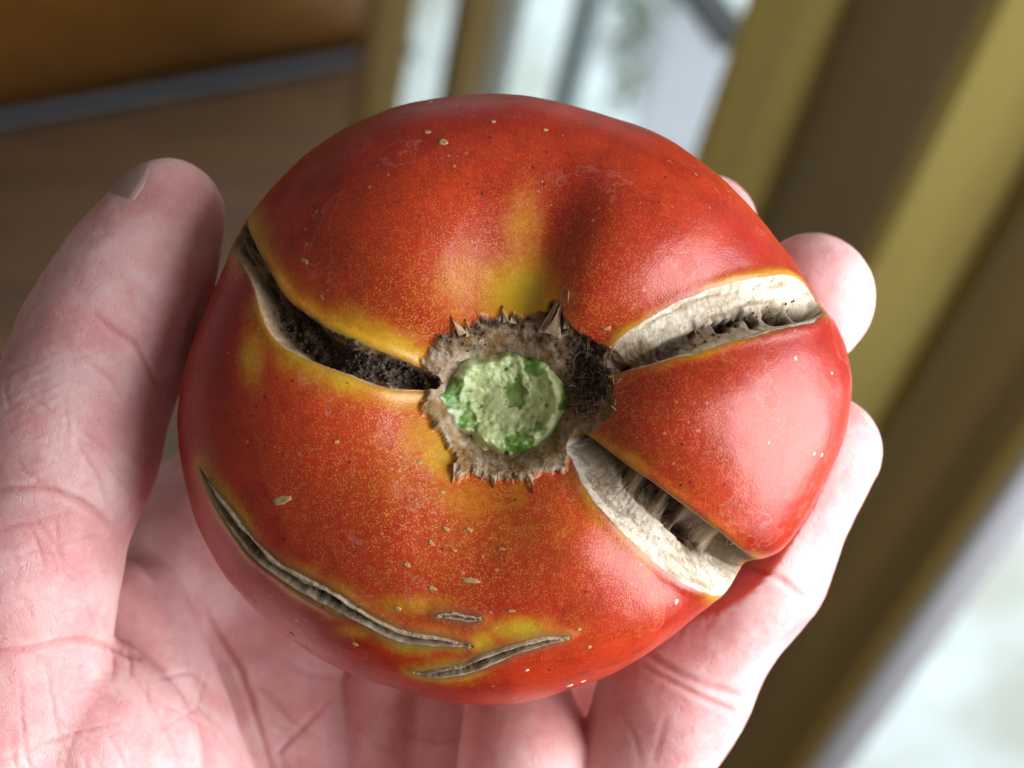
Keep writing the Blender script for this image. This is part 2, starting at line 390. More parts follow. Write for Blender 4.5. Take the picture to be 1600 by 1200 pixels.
thin([(683,961),(710,962),(730,967),(750,966)], 5.5, 6, .02)

# cork ring round the stem, in picture points on the surface
ring = [(658,563),(668,540),(684,522),(708,512),(733,505),(752,494),(773,495),(800,488),(822,492),(845,488),(868,470),(884,500),(905,522),(947,540),(964,560),
        (958,593),(963,630),(958,650),(938,668),(905,690),(888,712),(884,736),(868,742),(840,741),(822,752),(800,748),(767,752),(750,744),(733,738),(716,752),(706,742),
        (713,717),(690,687),(670,667),(657,640),(664,612),(668,590)]
def polydist(Q, poly):
    poly = np.array(poly, float); n = len(poly); best = np.full(len(Q), 1e9); ins = np.zeros(len(Q), bool)
    for k in range(n):
        a, b = poly[k], poly[(k+1) % n]; d = b - a; s = (((Q - a) @ d)/d.dot(d)).clip(0, 1)
        best = np.minimum(best, np.hypot(*(Q - a - s[:, None]*d).T))
        c = ((a[1] > Q[:, 1]) != (b[1] > Q[:, 1])); xx = a[0] + (Q[:, 1] - a[1])/(b[1] - a[1] + 1e-9)*d[0]
        ins ^= c & (Q[:, 0] < xx)
    return np.where(ins, -best, best)
ri = np.nonzero(front & (np.hypot(Q0[:, 0] - 810, Q0[:, 1] - 615) < 420))[0]
pv_ = V0[ri]; qd = polydist(Q0[ri], ring) + 9*fbm(pv_, 4, 41) + 7*fbm(pv_, 13, 43)
inr = ss(3, -5, qd)
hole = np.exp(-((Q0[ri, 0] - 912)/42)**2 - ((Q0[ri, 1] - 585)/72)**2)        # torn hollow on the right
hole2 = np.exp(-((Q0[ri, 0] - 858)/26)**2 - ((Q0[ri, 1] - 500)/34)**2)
rough = .05*fbm(pv_, 5, 51, 3) + .02*np.abs(fbm(pv_, 12, 53))
rr = np.hypot(Q0[ri, 0] - 788, Q0[ri, 1] - 630)
disp[ri] += inr*(rough + .03 + .05*np.exp(-((rr - 122)/30)**2) - .26*ss(118, 62, rr) + .07*fbm(pv_, 2.4, 57)*ss(130, 90, rr)*ss(55, 80, rr)) - .40*hole*inr*(.8 + .5*fbm(pv_, 8, 55)) - .16*hole2*inr
sel = inr > .02
mx('cork', ri, inr)
att['white'][ri] = np.where(sel & (region[ri] != 2) & (region[ri] != 3), np.clip(.18 + .75*fbm(pv_, 7, 61) - .3*hole, 0, 1), att['white'][ri])
spk = ss(.10, .5, fbm(pv_, 15, 63)) 
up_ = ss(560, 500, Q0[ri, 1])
mx('dark', ri, inr*np.clip(.45*spk + .30*ss(.1, .5, fbm(pv_, 5, 67)) + .75*hole + .6*hole2 + up_*.8*ss(-.15, .25, fbm(pv_, 9, 65)), 0, 1))  # hollows darkened: brown cork with their shade painted in
region[ri[(qd < 10) & (region[ri] != 1) & (region[ri] != 2) & (region[ri] != 3)]] = 9
# yellow and gold round the stem; green yellow in the upper fold
rr = np.hypot(Q0[ri, 0] - 790, Q0[ri, 1] - 620)
stem = np.exp(-(np.maximum(qd, 0)/130)**1.2); ang = np.arctan2(620 - Q0[ri, 1], Q0[ri, 0] - 790)
rt = .30 + .70*ss(.45, -.2, np.cos(ang))                                   # right lobes stay red up to the cork
att['stem'][ri] = np.maximum(att['stem'][ri], np.clip(np.exp(-(np.maximum(qd, 0)/(150 + 90*ss(600, 800, Q0[ri, 1])))**1.4)*(.45 + .55*rt), 0, 1))
def blob(x, y, sx, sy, rot=0):
    dx, dy = Q0[ri, 0] - x, Q0[ri, 1] - y; c, s = math.cos(rot), math.sin(rot)
    return np.exp(-((dx*c + dy*s)/sx)**2 - ((-dx*s + dy*c)/sy)**2)
nz = .8 + .45*fbm(pv_, 3, 71)
for b_, a_ in ((blob(812, 470, 60, 62), 1.25), (blob(818, 390, 34, 110), .5), (blob(690, 695, 62, 48, .5), 1.05), (blob(625, 615, 90, 30, .2), .95), (blob(610, 535, 110, 26, .5), .85), (blob(740, 780, 90, 50), .32),
             (blob(812, 765, 18, 34), .6), (blob(720, 470, 40, 40), .35), (blob(930, 800, 40, 22, .9), .35), (blob(800, 810, 170, 80), .20), (blob(630, 720, 70, 80), .26), (blob(740, 440, 70, 60), .4)):
    mx('halo', ri, np.clip(b_*a_*nz, 0, 1)*(1 - inr))
mx('green', ri, np.clip(blob(835, 468, 24, 36)*.6*nz, 0, 1))
gi = np.nonzero(front)[0]
for (x, y, sx, sy, a_) in ((815, 985, 50, 20, .8), (640, 945, 80, 18, .4), (560, 985, 40, 14, .45), (755, 1005, 26, 22, .6), (395, 560, 22, 50, .5)):
    g_ = np.exp(-((Q0[gi, 0] - x)/sx)**2 - ((Q0[gi, 1] - y)/sy)**2)*a_; mx('halo', gi, g_); mx('green', gi, g_*.9)

# slight unevenness of the skin
disp += .012*fbm(V0, 2.2, 81, 3)*(1 - att['cork']) + .035*fbm(V0, .7, 83, 2)
VT = V0 + N0*disp[:, None]
QT = PX(VT)

# ---------------- tomato material
t = NT('tomato_skin'); v = t.obj()
A = {k: t.attr(k) for k in att}
big = t.noise(v, 55, 3); mid = t.noise(v, 260, 4, .6)
red = t.mix(t.ramp(big, .35, .68), (.37, .013, .005), (.50, .034, .007))
red = t.mix(t.ramp(mid, .42, .72, 0, .6), red, (.27, .006, .003))
fine = t.noise(v, 1900, 3, .7); red = t.mix(t.ramp(fine, .5, .75, 0, .28), red, (.52, .10, .012)); red = t.mix(t.ramp(fine, .5, .28, 0, .35), red, (.22, .006, .003))
red = t.mix(t.math('MULTIPLY', A['stem'], t.ramp(mid, .3, .7, .05, .55)), red, (.52, .085, .006))
fle = t.math('MULTIPLY', t.ramp(t.vor(v, 4000), .52, .18), t.ramp(t.noise(v, 1100, 1), .32, .54))
fs = t.math('ADD', t.math('MULTIPLY', A['stem'], 1.0), .05)
red = t.mix(t.math('MULTIPLY', fle, fs), red, t.mix(t.noise(v, 300, 2), (.60, .20, .018), (.76, .38, .06)))
hal = t.ramp(t.math('ADD', A['halo'], t.math('ADD', t.math('MULTIPLY_ADD', t.noise(v, 1700, 4, .7), .9, -.45), t.math('MULTIPLY_ADD', t.noise(v, 350, 3), .4, -.2))), .04, .95)
yel = t.mix(A['green'], (.60, .34, .010), (.40, .32, .02)); red = t.mix(t.ramp(A['halo'], .02, .45), red, (.50, .10, .006))
c = t.mix(hal, red, yel)
c = t.mix(t.math('MULTIPLY', A['soot'], .9), c, (.16, .095, .05))
# scuffs: thin pale flaky film, pinprick marks
scn = t.noise(v, 95, 5, .6, .3)
film = t.math('MULTIPLY', t.ramp(scn, .615, .63), t.ramp(t.noise(v, 420, 3), .30, .5))
edge = t.math('MULTIPLY', t.ramp(scn, .606, .616), t.ramp(scn, .632, .620))
c = t.mix(t.math('MULTIPLY', edge, .09), c, (.85, .58, .45))
pin = t.math('MULTIPLY', t.ramp(t.vor(v, 620), .16, .09), t.ramp(t.noise(v, 130, 2), .52, .66))
c = t.mix(t.math('MULTIPLY', pin, .45), c, (.75, .42, .32))
pd = t.math('MULTIPLY', t.ramp(t.vor(t.scale(v, 1, 1, 1, (1, 2, .4)), 480), .13, .08), t.ramp(t.noise(v, 110, 2, .5, 1), .54, .62))
c = t.mix(t.math('MULTIPLY', pd, .85), c, (.05, .02, .015))
# cork
cf = t.noise(v, 1300, 4, .7); cl = t.noise(t.scale(v, 1, 1, .3), 420, 4, .6)
corkc = t.mix(A['white'], t.mix(cl, (.19, .10, .035), (.42, .26, .11)), t.mix(cl, (.56, .47, .33), (.80, .75, .63)))
corkc = t.mix(t.ramp(cf, .54, .72, 0, .8), corkc, (.15, .08, .035)); corkc = t.mix(t.ramp(t.noise(v, 330, 4, .6, .5), .50, .70, 0, .55), corkc, (.30, .18, .08))
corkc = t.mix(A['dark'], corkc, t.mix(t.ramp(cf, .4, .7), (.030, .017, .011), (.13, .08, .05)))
corkc = t.mix(t.ramp(A['fib'], .05, .55, 0, .65), corkc, (.26, .165, .08)); c = t.mix(t.ramp(A['cork'], .3, .6), c, corkc)
ck = t.ramp(A['cork'], .3, .6)
rough_ = t.math('ADD', t.mix(ck, (.34, .34, .34), (.88, .88, .88)), t.math('MULTIPLY', film, .10))
hgt = t.math('ADD', t.math('MULTIPLY', t.noise(v, 2600, 1, .6), .5), t.math('MULTIPLY', fle, .35))
b1 = t.bump(hgt, t.mix(ck, (.16, .16, .16), (.0, .0, .0)), .0004)
b2 = t.bump(t.math('ADD', cf, cl), t.mix(ck, (0, 0, 0), (.45, .45, .45)), .0005, b1)
t.set(Base_Color=c, Roughness=rough_, Normal=b2, Specular_IOR_Level=t.mix(ck, (.55, .55, .55), (.15, .15, .15)))
MAT_tom = t.m

# ---------------- build the tomato
tom = bpy.data.objects.new('tomato', None); col.objects.link(tom)
BASE = world([0, 0, -3]); tom.location = BASE
tag(tom, 'ripe red tomato with deep corky cracks and a green stem scar, held in a hand', 'tomato')
ii = np.arange(NPH - 1)[:, None]*NTH; jj = np.arange(NTH)[None, :]; j2 = (jj + 1) % NTH
F = np.stack([ii + jj, ii + NTH + jj, ii + NTH + j2, ii + j2], -1).reshape(-1, 4)
Freg = region[F].max(1)
def sub(name, mask, label=None):
    f = F[mask]; u_, inv = np.unique(f.ravel(), return_inverse=True)
    o = mesh(name, VT[u_], inv.reshape(-1, 4), MAT_tom, tom, {k: a[u_] for k, a in att.items()}, BASE)
    return tag(o, label)
sub('skin', Freg == 0)
sub('crack', Freg == 1, 'dark hollow crack running left from the stem scar')
sub('crack', Freg == 2, 'white corky crack with dark pits running right from the stem')
sub('crack', Freg == 3, 'broad whitish corky crack running to lower right')
sub('crack', Freg == 4, 'long thin brown crack along the lower left side')
sub('crack', Freg == 5, 'short thin tan crack at the bottom')
sub('crack', Freg == 6, 'tiny tan crack above the short bottom crack')
sub('cork_ring', Freg == 9, 'rough brown corky ring round the stem scar')

# caps at the two poles
# green stem scar: lumpy, torn disc
sp_ = [(683,613),(697,602),(713,590),(718,576),(728,568),(748,566),(770,563),(785,553),(800,550),(822,560),(847,567),(862,580),(872,596),(881,615),(880,640),(872,662),(858,680),
       (840,694),(813,707),(792,706),(773,703),(752,690),(738,680),(716,668),(698,660),(688,640)]
SCX, SCY = 790, 630
sa = np.array([math.atan2(SCY - y, x - SCX) for x, y in sp_]); sr = np.array([math.hypot(x - SCX, y - SCY) for x, y in sp_])
k_ = np.argsort(sa); sa, sr = sa[k_], sr[k_]
nt, nr_ = 180, 70; ta = np.linspace(-math.pi, math.pi, nt, endpoint=False)
jit = .02*vnoise(np.stack([np.cos(ta)*6, np.sin(ta)*6, 0*ta], -1), 3) + .012*vnoise(np.stack([np.cos(ta)*11, np.sin(ta)*15, 0*ta], -1), 4)
rs = np.interp(ta, np.r_[sa - 2*math.pi, sa, sa + 2*math.pi], np.r_[sr, sr, sr])
si = onsurf([(SCX, SCY)], VT, np.nonzero(front)[0][::3], QT)[0]; z0 = VT[si, 2]
fr_ = np.linspace(0.0, 1.12, nr_)[:, None]; rs = rs*(1 + jit*ss(.55, 1., fr_))
qx = SCX + fr_*rs*np.cos(ta); qy = SCY - fr_*rs*np.sin(ta)
ZS = z0 + .26
pts = np.stack([qx, qy, np.zeros_like(qx)], -1).reshape(-1, 3)
n1 = fbm(pts/100., 3.2, 5, 4); n2 = fbm(pts/100., 9, 9, 3)
rf = np.repeat(fr_, nt, 1).ravel()
hz = ZS + .06*np.exp(-((rf - .86)/.16)**2) - .14*ss(.85, .3, rf) + .13*n1*ss(.1, .5, rf) + .008*n2 - .06*ss(.3, .9, rf)*np.abs(fbm(pts/100., 4, 19, 3)) - .12*ss(.9, 1.12, rf)
KS = S*(CAM - ZS)/CAM
gr = np.clip(ss(.05, .30, -fbm(pts/100., 2.6, 77, 3) + .35*n2 + .25*np.exp(-((rf - .68)/.25)**2) - .12), 0, 1); hz = hz - .045*gr
VS = np.stack([(qx.ravel() - 800)*KS, (600 - qy.ravel())*KS, hz], -1)
VS += np.stack([fbm(pts/100., 6, 29), fbm(pts/100., 6, 37), 0*rf], -1)*.02
a_ = np.arange(nr_ - 1)[:, None]*nt; b_ = np.arange(nt)[None, :]; c_ = (b_ + 1) % nt
FS = np.stack([a_ + b_, a_ + nt + b_, a_ + nt + c_, a_ + c_], -1).reshape(-1, 4)
gr = np.clip(ss(.05, .30, -fbm(pts/100., 2.6, 77, 3) + .35*n2 + .25*np.exp(-((rf - .68)/.25)**2) - .12), 0, 1); pale = ss(-.45, -.95, (qx.ravel() - SCX)/100.)
t = NT('stem_scar_flesh'); v = t.obj(); n = t.noise(v, 900, 4, .65)
c = t.mix(t.ramp(n, .3, .7), (.45, .55, .19), (.63, .71, .38)); c = t.mix(t.attr('pale'), c, (.66, .76, .56))
c = t.mix(t.math('MULTIPLY', t.attr('g'), t.ramp(n, .25, .6, .4, 1)), c, (.10, .25, .02))
c = t.mix(t.attr('tan'), c, (.33, .28, .13))
t.set(Base_Color=c, Roughness=.38, Subsurface_Weight=.2, Subsurface_Scale=.003, Normal=t.bump(n, .12, .0004))
mesh('stem_scar', VS, FS, t.m, tom, {'g': gr, 'pale': pale*(1 - .5*gr), 'tan': .4*np.exp(-(((qx.ravel() - 800)/52)**2 + ((qy.ravel() - 642)/38)**2))}, BASE)['label'] = 'pale green lumpy stem scar'

# sepal remnants: dry pointed scales, a curved sheet with thickness
t = NT('dry_sepal'); v = t.obj(); n = t.noise(v, 900, 4, .7)
t.set(Base_Color=t.mix(n, (.28, .17, .08), (.62, .46, .28)), Roughness=.8, Normal=t.bump(n, .6, .0006))
MAT_sep = t.m
fidx = np.nonzero(front)[0][::3]
def zat(x, y): return VT[onsurf([(x, y)], VT, fidx, QT)[0]]
def sepal(x0, y0, x1, y1, w_, lift=.06, curl=.06, name='sepal_remnant'):
    a, b = zat(x0, y0) + [0, 0, .02], zat(x1, y1); b = b + np.array([0, 0, lift]); ax = b - a; L = np.linalg.norm(ax); ax /= L
    sd = np.cross(ax, [0, 0, 1]); sd /= np.linalg.norm(sd); nm = np.cross(sd, ax); nn, mm = 11, 7; Vt = []
    for side in (1, -1):
        for i in range(nn):
            s = i/(nn - 1); ww = w_*S*(1 - s)**1.25*(1 + .15*math.sin(7*s + x0))
            for j in range(mm):
                q = (j/(mm - 1) - .5)
                Vt.append(a + ax*L*s + sd*q*ww + nm*(curl*(4*q*q)*ww/.15*.25 - curl*s*s*.3 + .010*side*(1 - s*.7) + .012*math.sin(5*s + 5*q + y0)))
    Fs = []; o_ = nn*mm
    for i in range(nn - 1):
        for j in range(mm - 1):
            k = i*mm + j; Fs += [(k, k+1, k+mm+1, k+mm), (o_+k, o_+k+mm, o_+k+mm+1, o_+k+1)]
        k = i*mm; Fs += [(k, k+mm, o_+k+mm, o_+k), (k+mm-1, o_+k+mm-1, o_+k+2*mm-1, k+2*mm-1)]
    return mesh(name, np.array(Vt), Fs, MAT_sep, tom, None, BASE)
for args in ((722,522,704,494,13,.03), (733,525,728,500,12,.03), (790,502,785,477,11,.03), (800,505,803,486,12,.02), (846,518,887,444,13,.08,.05), (884,514,889,446,9,.09,.03), (862,522,880,470,24,.03,.05),
             (716,726,707,754,14,.02), (772,742,771,761,11,.02), (827,742,834,770,10,.02), (920,556,919,526,9,.08), (948,556,960,540,12,.04)):
    sepal(*args)

# crumbs and fibres in the torn parts
def rock(c, r, nrm=None):
    ph = (1 + 5**.5)/2
    v = np.array([(-1,ph,0),(1,ph,0),(-1,-ph,0),(1,-ph,0),(0,-1,ph),(0,1,ph),(0,-1,-ph),(0,1,-ph),(ph,0,-1),(ph,0,1),(-ph,0,-1),(-ph,0,1)])/1.9
    return c + v*r*(.6 + .8*rng.random((12, 1)))*(.6 + .8*rng.random(3))
IF = np.array([(0,11,5),(0,5,1),(0,1,7),(0,7,10),(0,10,11),(1,5,9),(5,11,4),(11,10,2),(10,7,6),(7,1,8),(3,9,4),(3,4,2),(3,2,6),(3,6,8),(3,8,9),(4,9,5),(2,4,11),(6,2,10),(8,6,7),(9,8,1)])
cv, cfc = [], []
def crumbs(poly, n, r0, r1):
    poly = np.array(poly, float); lo, hi = poly.min(0), poly.max(0); k = 0
    while k < n:
        q = lo + rng.random(2)*(hi - lo)
        if polydist(q[None], poly)[0] < 0:
            r = r0 + (r1 - r0)*rng.random()**2
            cfc.append(IF + 12*len(cfc)); cv.append(rock(zat(*q) + [0, 0, r*.3], r)); k += 1
crumbs([(545,540),(610,558),(680,585),(690,600),(620,604),(560,588)], 170, .012, .045)
crumbs([(420,450),(440,470),(500,505),(560,535),(560,580),(480,550),(432,520)], 170, .008, .040)
crumbs([(890,520),(955,550),(955,600),(900,660),(880,600)], 150, .012, .05)
crumbs([(690,525),(760,500),(760,540),(700,560)], 60, .008, .025)
crumbs([(1030,545),(1160,495),(1250,465),(1255,480),(1150,515),(1040,560)], 60, .008, .03)
t = NT('dark_crumbs'); n = t.noise(t.obj(), 400, 2); t.set(Base_Color=t.mix(n, (.02, .013, .011), (.12, .08, .06)), Roughness=.7)
tag(mesh('crumbs', np.concatenate(cv), np.concatenate(cfc), t.m, tom, None, BASE), kind='stuff')
fv, ff = [], []
def fibre(a, b, r, bend):
    m_ = (a + b)/2 + bend; k0 = len(fv)*12
    d = b - a; s_ = np.cross(d, [0, .3, 1]); s_ /= np.linalg.norm(s_); u2 = np.cross(s_, d); u2 /= np.linalg.norm(u2); rows = []
    for q, rr_ in ((a, r), (a*.25 + m_*.5 + b*.25, r*.9), (m_*.5 + b*.5, r*.7), (b, r*.25)):
        for g in range(3): rows.append(q + rr_*(s_*math.cos(g*2.094) + u2*math.sin(g*2.094)))
    fv.append(np.array(rows))
    for i in range(3):
        for g in range(3): ff.append((k0 + i*3 + g, k0 + i*3 + (g+1) % 3, k0 + (i+1)*3 + (g+1) % 3, k0 + (i+1)*3 + g))
def fibres(poly, n, L, r, zup):
    poly = np.array(poly, float); lo, hi = poly.min(0), poly.max(0); k = 0
    while k < n:
        q = lo + rng.random(2)*(hi - lo)
        if polydist(q[None], poly)[0] < 0:
            a = zat(*q); d = rng.normal(size=3); d[2] = abs(d[2])*zup; d /= np.linalg.norm(d)
            fibre(a, a + d*L*(.4 + rng.random()), r*(.6 + .7*rng.random()), rng.normal(size=3)*L*.15); k += 1
fibres([(880,520),(960,545),(965,640),(900,680)], 150, .16, .005, .7)
fibres([(900,700),(1000,760),(1130,850),(1140,900),(1040,870),(930,780)], 150, .10, .0035, .5)
fibres([(660,560),(760,500),(800,490),(880,500),(880,720),(720,740),(665,640)], 110, .08, .004, .6)
fibres([(1000,560),(1240,450),(1260,480),(1020,570)], 60, .08, .0035, .5)
tag(mesh('fibres', np.concatenate(fv), ff, plain('pale_fibre', (.46, .36, .26), .8).m, tom, None, BASE), kind='stuff')

# lenticels: small corky spots with their own rim
t = NT('lenticel_cork'); n = t.noise(t.obj(), 1500, 3); t.set(Base_Color=t.mix(n, (.34, .19, .06), (.56, .36, .16)), Roughness=.8); MAT_len = t.m
MAT_lw = plain('pale_speck', (.80, .70, .52), .7).m
NT_ = gnormals(VT.reshape(NPH, NTH, 3)).reshape(-1, 3)
if NT_[300*NTH:301*NTH, 2].mean() < 0: NT_ = -NT_
def lenticel(x, y, la, lb, rot, mat=None, slit=True):
    if la < 13: la *= .78; lb *= .78
    i = onsurf([(x, y)], VT, fidx, QT)[0]; c = VT[i]; nn = NT_[i]
    ax = np.array([math.cos(rot), math.sin(rot), 0]); ax -= ax.dot(nn)*nn; ax /= np.linalg.norm(ax); ay = np.cross(nn, ax)
    k, m_ = 16, 5; V = [c + nn*(.002 if slit else .012)]
    for r_ in range(1, m_ + 1):
        f = r_/m_; h = (.011*math.sin(math.pi*min(1, f*.75 + .25))**.7 if slit else .012*(1 - f*f)) - (.02 if r_ == m_ else 0)
        for g in range(k):
            an = 2*math.pi*g/k; jt = 1 + .10*math.sin(3*an + x) + .06*math.sin(7*an + y)
            V.append(c + ax*math.cos(an)*la*S*f*jt + ay*math.sin(an)*lb*S*f*jt + nn*h)
    V = np.array(V); T = []
    for g in range(k): T.append((0, 1 + g, 1 + (g+1) % k, 0))
    Fq = [(0, 1 + g, 1 + (g+1) % k) for g in range(k)]
    for r_ in range(m_ - 1):
        for g in range(k):
            a, b = 1 + r_*k + g, 1 + r_*k + (g+1) % k; Fq += [(a, a + k, b + k), (a, b + k, b)]
    return mesh('lenticel', V, Fq, mat or MAT_len, tom, None, BASE)
for a in ((441,784,18,7.5,.25),(696,826,8,4,-.5),(734,828,8,4,-.4),(672,848,8,4,-.8),(638,883,8,5,-.5),(738,907,16,4.5,-.1),(674,919,11,4.5,-.3),(708,860,6,3,-.4),(782,858,8,3,-.1),
          (620,950,8,4,-.3),(800,955,9,3,0),(456,990,8,4,-.4),(554,1006,8,5,-.3),(480,1012,9,4,-.4),(693,222,11,9,-.4),(667,206,8,6,-.3),(767,190,6,5,0),(850,203,6,4,.2),
          (475,410,11,5,-.4),(948,512,9,5,.3),(902,984,6,4,0),(918,1012,5,5,0),(525,690,6,4,.4),(692,770,7,4,0),(655,722,7,5,.5),(668,160,6,4,.2)):
    lenticel(*a)
for a in ((1243,562,5,5,0),(1272,707,4.5,4.5,0),(1284,709,5,4.5,0),(1056,941,5.5,7,0),(1299,580,3.5,3.5,0),(890,1071,9,3.5,.2),(912,1064,7,3,.2),(1200,692,4,3.5,0),(822,1047,5,3,.4)):
    lenticel(*a, MAT_lw, False)

# ================================================================== HAND
def cone(p, a, b, ra, rb):
    a, b = np.array(a, np.float32), np.array(b, np.float32); d = b - a
    s = ((p - a) @ d/d.dot(d)).clip(0, 1)
    return np.sqrt(((p - a - s[:, None]*d)**2).sum(1)) - (ra + (rb - ra)*s)
def ell(p, c, r):
    q = (p - np.array(c, np.float32)); r = np.array(r, np.float32)
    k0 = np.sqrt(((q/r)**2).sum(1)); k1 = np.sqrt(((q/(r*r))**2).sum(1)) + 1e-6
    return k0*(k0 - 1)/k1
def smin(a, b, k): h = np.maximum(k - np.abs(a - b), 0)/k; return np.minimum(a, b) - h*h*k*.25
def chain(p, pts, k=.5):
    d = None
    for (a, ra), (b, rb) in zip(pts[:-1], pts[1:]):
        c = cone(p, a, b, ra, rb); d = c if d is None else smin(d, c, k)
    return d
thumb = [(P(-40,1330,-1.2), 2.0), (P(28,900,-.35), 1.22), (P(100,700,-.35), 1.16), (P(163,535,-.45), 1.04), (P(215,430,-.55), .90), (P(262,337,-.6), .78)]
index = [(P(420,700,-5.2), 1.3), (P(860,470,-5.2), 1.0), (P(1040,385,-3.6), .85), (P(1104,352,-2.2), .74)]
middle = [(P(520,860,-5.4), 1.3), (P(960,700,-5.2), 1.0), (P(1185,560,-3.0), .88), (P(1272,462,-1.5), .84)]
ring_f = [(P(700,1520,-4.2), 1.2), (P(955,1290,-2.9), 1.0), (P(1052,1085,-2.2), .98), (P(1180,885,-1.7), .94), (P(1288,705,-1.3), .80)]
pinky = [(P(560,1560,-3.6), 1.1), (P(790,1330,-2.6), .92), (P(822,1180,-2.5), .86), (P(800,1010,-4.0), .78)]
def hand_sdf(p):
    p = p.astype(np.float32)
    palm = cone(p, P(150,1900,-5.0), P(330,1250,-5.3), 2.4, 2.3)
    palm = smin(palm, cone(p, P(330,1250,-5.5), P(470,820,-6.8), 2.2, 1.9), .8)
    palm = smin(palm, cone(p, P(420,1500,-4.6), P(700,1100,-6.0), 1.9, 1.6), .8)
    palm = smin(palm, cone(p, P(60,1050,-3.5), P(330,830,-5.6), 1.5, 1.35), .8)      # web behind the thumb
    palm = smin(palm, cone(p, P(450,1060,-5.2), P(478,1400,-3.9), 1.10, 1.35), .22)   # palm mounds
    palm = smin(palm, cone(p, P(612,1090,-4.6), P(610,1400,-3.7), .72, .95), .14)
    palm = smin(palm, cone(p, P(705,1090,-4.5), P(720,1400,-3.3), .70, .95), .14)
    palm = smin(palm, cone(p, P(225,930,-3.2), P(352,1260,-2.4), .62, .60), .10)       # folds beside the thenar
    palm = smin(palm, cone(p, P(180,935,-2.3), P(300,1230,-1.9), .58, .62), .10)
    palm = smin(palm, cone(p, P(640,1330,-5.0), P(930,1090,-5.0), 1.3, 1.1), .3)
    th_ = chain(p, thumb, .6)
    th_ = smin(th_, ell(p, P(75,1215,-1.1), (2.18, 2.15, 1.6)), .14)
    f = chain(p, index, .5)
    for c in (middle, ring_f, pinky): f = smin(f, chain(p, c, .5), .05)
    f = smin(f, ell(p, P(1268,470,-1.5), (.80, .92, .8)), .2)
    h = smin(palm, f, .30); h = smin(h, th_, .10)
    # flesh gives way where the fruit presses on it
    tm = ell(p, P(800,625,-.15), (4.46, 4.02, 2.95))
    return np.maximum(h, -(tm - .015))
# sparse sampling on a grid, then surface nets
vx = .077; lo = np.array([-9.5, -11.5, -8.6]); hi = np.array([6.6, 4.6, 2.4])
cs = 4; nb_ = np.ceil((hi - lo)/(vx*cs)).astype(int); nf = nb_*cs + 1
cg = np.stack(np.meshgrid(*[lo[k] + vx*cs*(np.arange(nb_[k]) + .5) for k in range(3)], indexing='ij'), -1).reshape(-1, 3)
cd = hand_sdf(cg).reshape(nb_)
Fld = np.repeat(np.repeat(np.repeat(cd, cs, 0), cs, 1), cs, 2); Fld = np.pad(Fld, ((0, 1),)*3, mode='edge').astype(np.float32)
near = np.abs(cd) < vx*cs*2.0
near = np.repeat(np.repeat(np.repeat(near, cs, 0), cs, 1), cs, 2); near = np.pad(near, ((0, 1),)*3, mode='edge')
wi = np.argwhere(near); Fld[near] = hand_sdf(lo + wi*vx)
for k in range(3):
    sl = [slice(None)]*3; sl[k] = 0; Fld[tuple(sl)] = .05; sl[k] = -1; Fld[tuple(sl)] = .05
neg = Fld < 0
cnt = sum(neg[i:nf[0]-1+i, j:nf[1]-1+j, k:nf[2]-1+k].astype(np.int8) for i in (0,1) for j in (0,1) for k in (0,1))
cell = np.argwhere((cnt > 0) & (cnt < 8)); vid = -np.ones(nf - 1, np.int64); vid[tuple(cell.T)] = np.arange(len(cell))
acc = np.zeros((len(cell), 3)); num = np.zeros(len(cell))
cor = [(i, j, k) for i in (0,1) for j in (0,1) for k in (0,1)]
for a in cor:
    for ax in range(3):
        if a[ax]: continue
        b = list(a); b[ax] = 1; fa = Fld[tuple((cell + a).T)]; fb = Fld[tuple((cell + b).T)]
        m = (fa < 0) != (fb < 0); s = np.where(m, fa/(fa - fb + 1e-12), 0)
        q = np.array(a, float)[None, :].repeat(len(cell), 0); q[:, ax] = s
        acc[m] += q[m]; num[m] += 1
HV = lo + (cell + acc/num[:, None])*vx
HF = []
for ax in range(3):
    sl0 = [slice(1, -1)]*3; sl1 = [slice(1, -1)]*3; sl0[ax] = slice(0, -1); sl1[ax] = slice(1, None)
    n0, n1_ = neg[tuple(sl0)], neg[tuple(sl1)]; e = np.argwhere(n0 != n1_)
    flip = n0[tuple(e.T)]; off = np.array([1, 1, 1]); off[ax] = 0; e = e + off
    o1, o2 = (ax + 1) % 3, (ax + 2) % 3; d1 = np.eye(3, dtype=int)[o1]; d2 = np.eye(3, dtype=int)[o2]
    q = np.stack([vid[tuple((e - d1 - d2).T)], vid[tuple((e - d2).T)], vid[tuple(e.T)], vid[tuple((e - d1).T)]], 1)
    q[~flip] = q[~flip][:, ::-1]; HF.append(q)
HF = np.concatenate(HF); HF = HF[(HF >= 0).all(1)]
def hgrad(p, e=.03):
    return np.stack([hand_sdf(p + np.eye(3)[k]*e) - hand_sdf(p - np.eye(3)[k]*e) for k in range(3)], 1)/(2*e)
edgev = ((HV < lo + vx*1.6) | (HV > lo + (nf - 2.6)*vx)).any(1)
for it in range(2):
    g = hgrad(HV); d = hand_sdf(HV); st = g*(d/((g**2).sum(1) + 1e-6))[:, None]; st[edgev] = 0
    HV = HV - np.clip(st, -.05, .05)
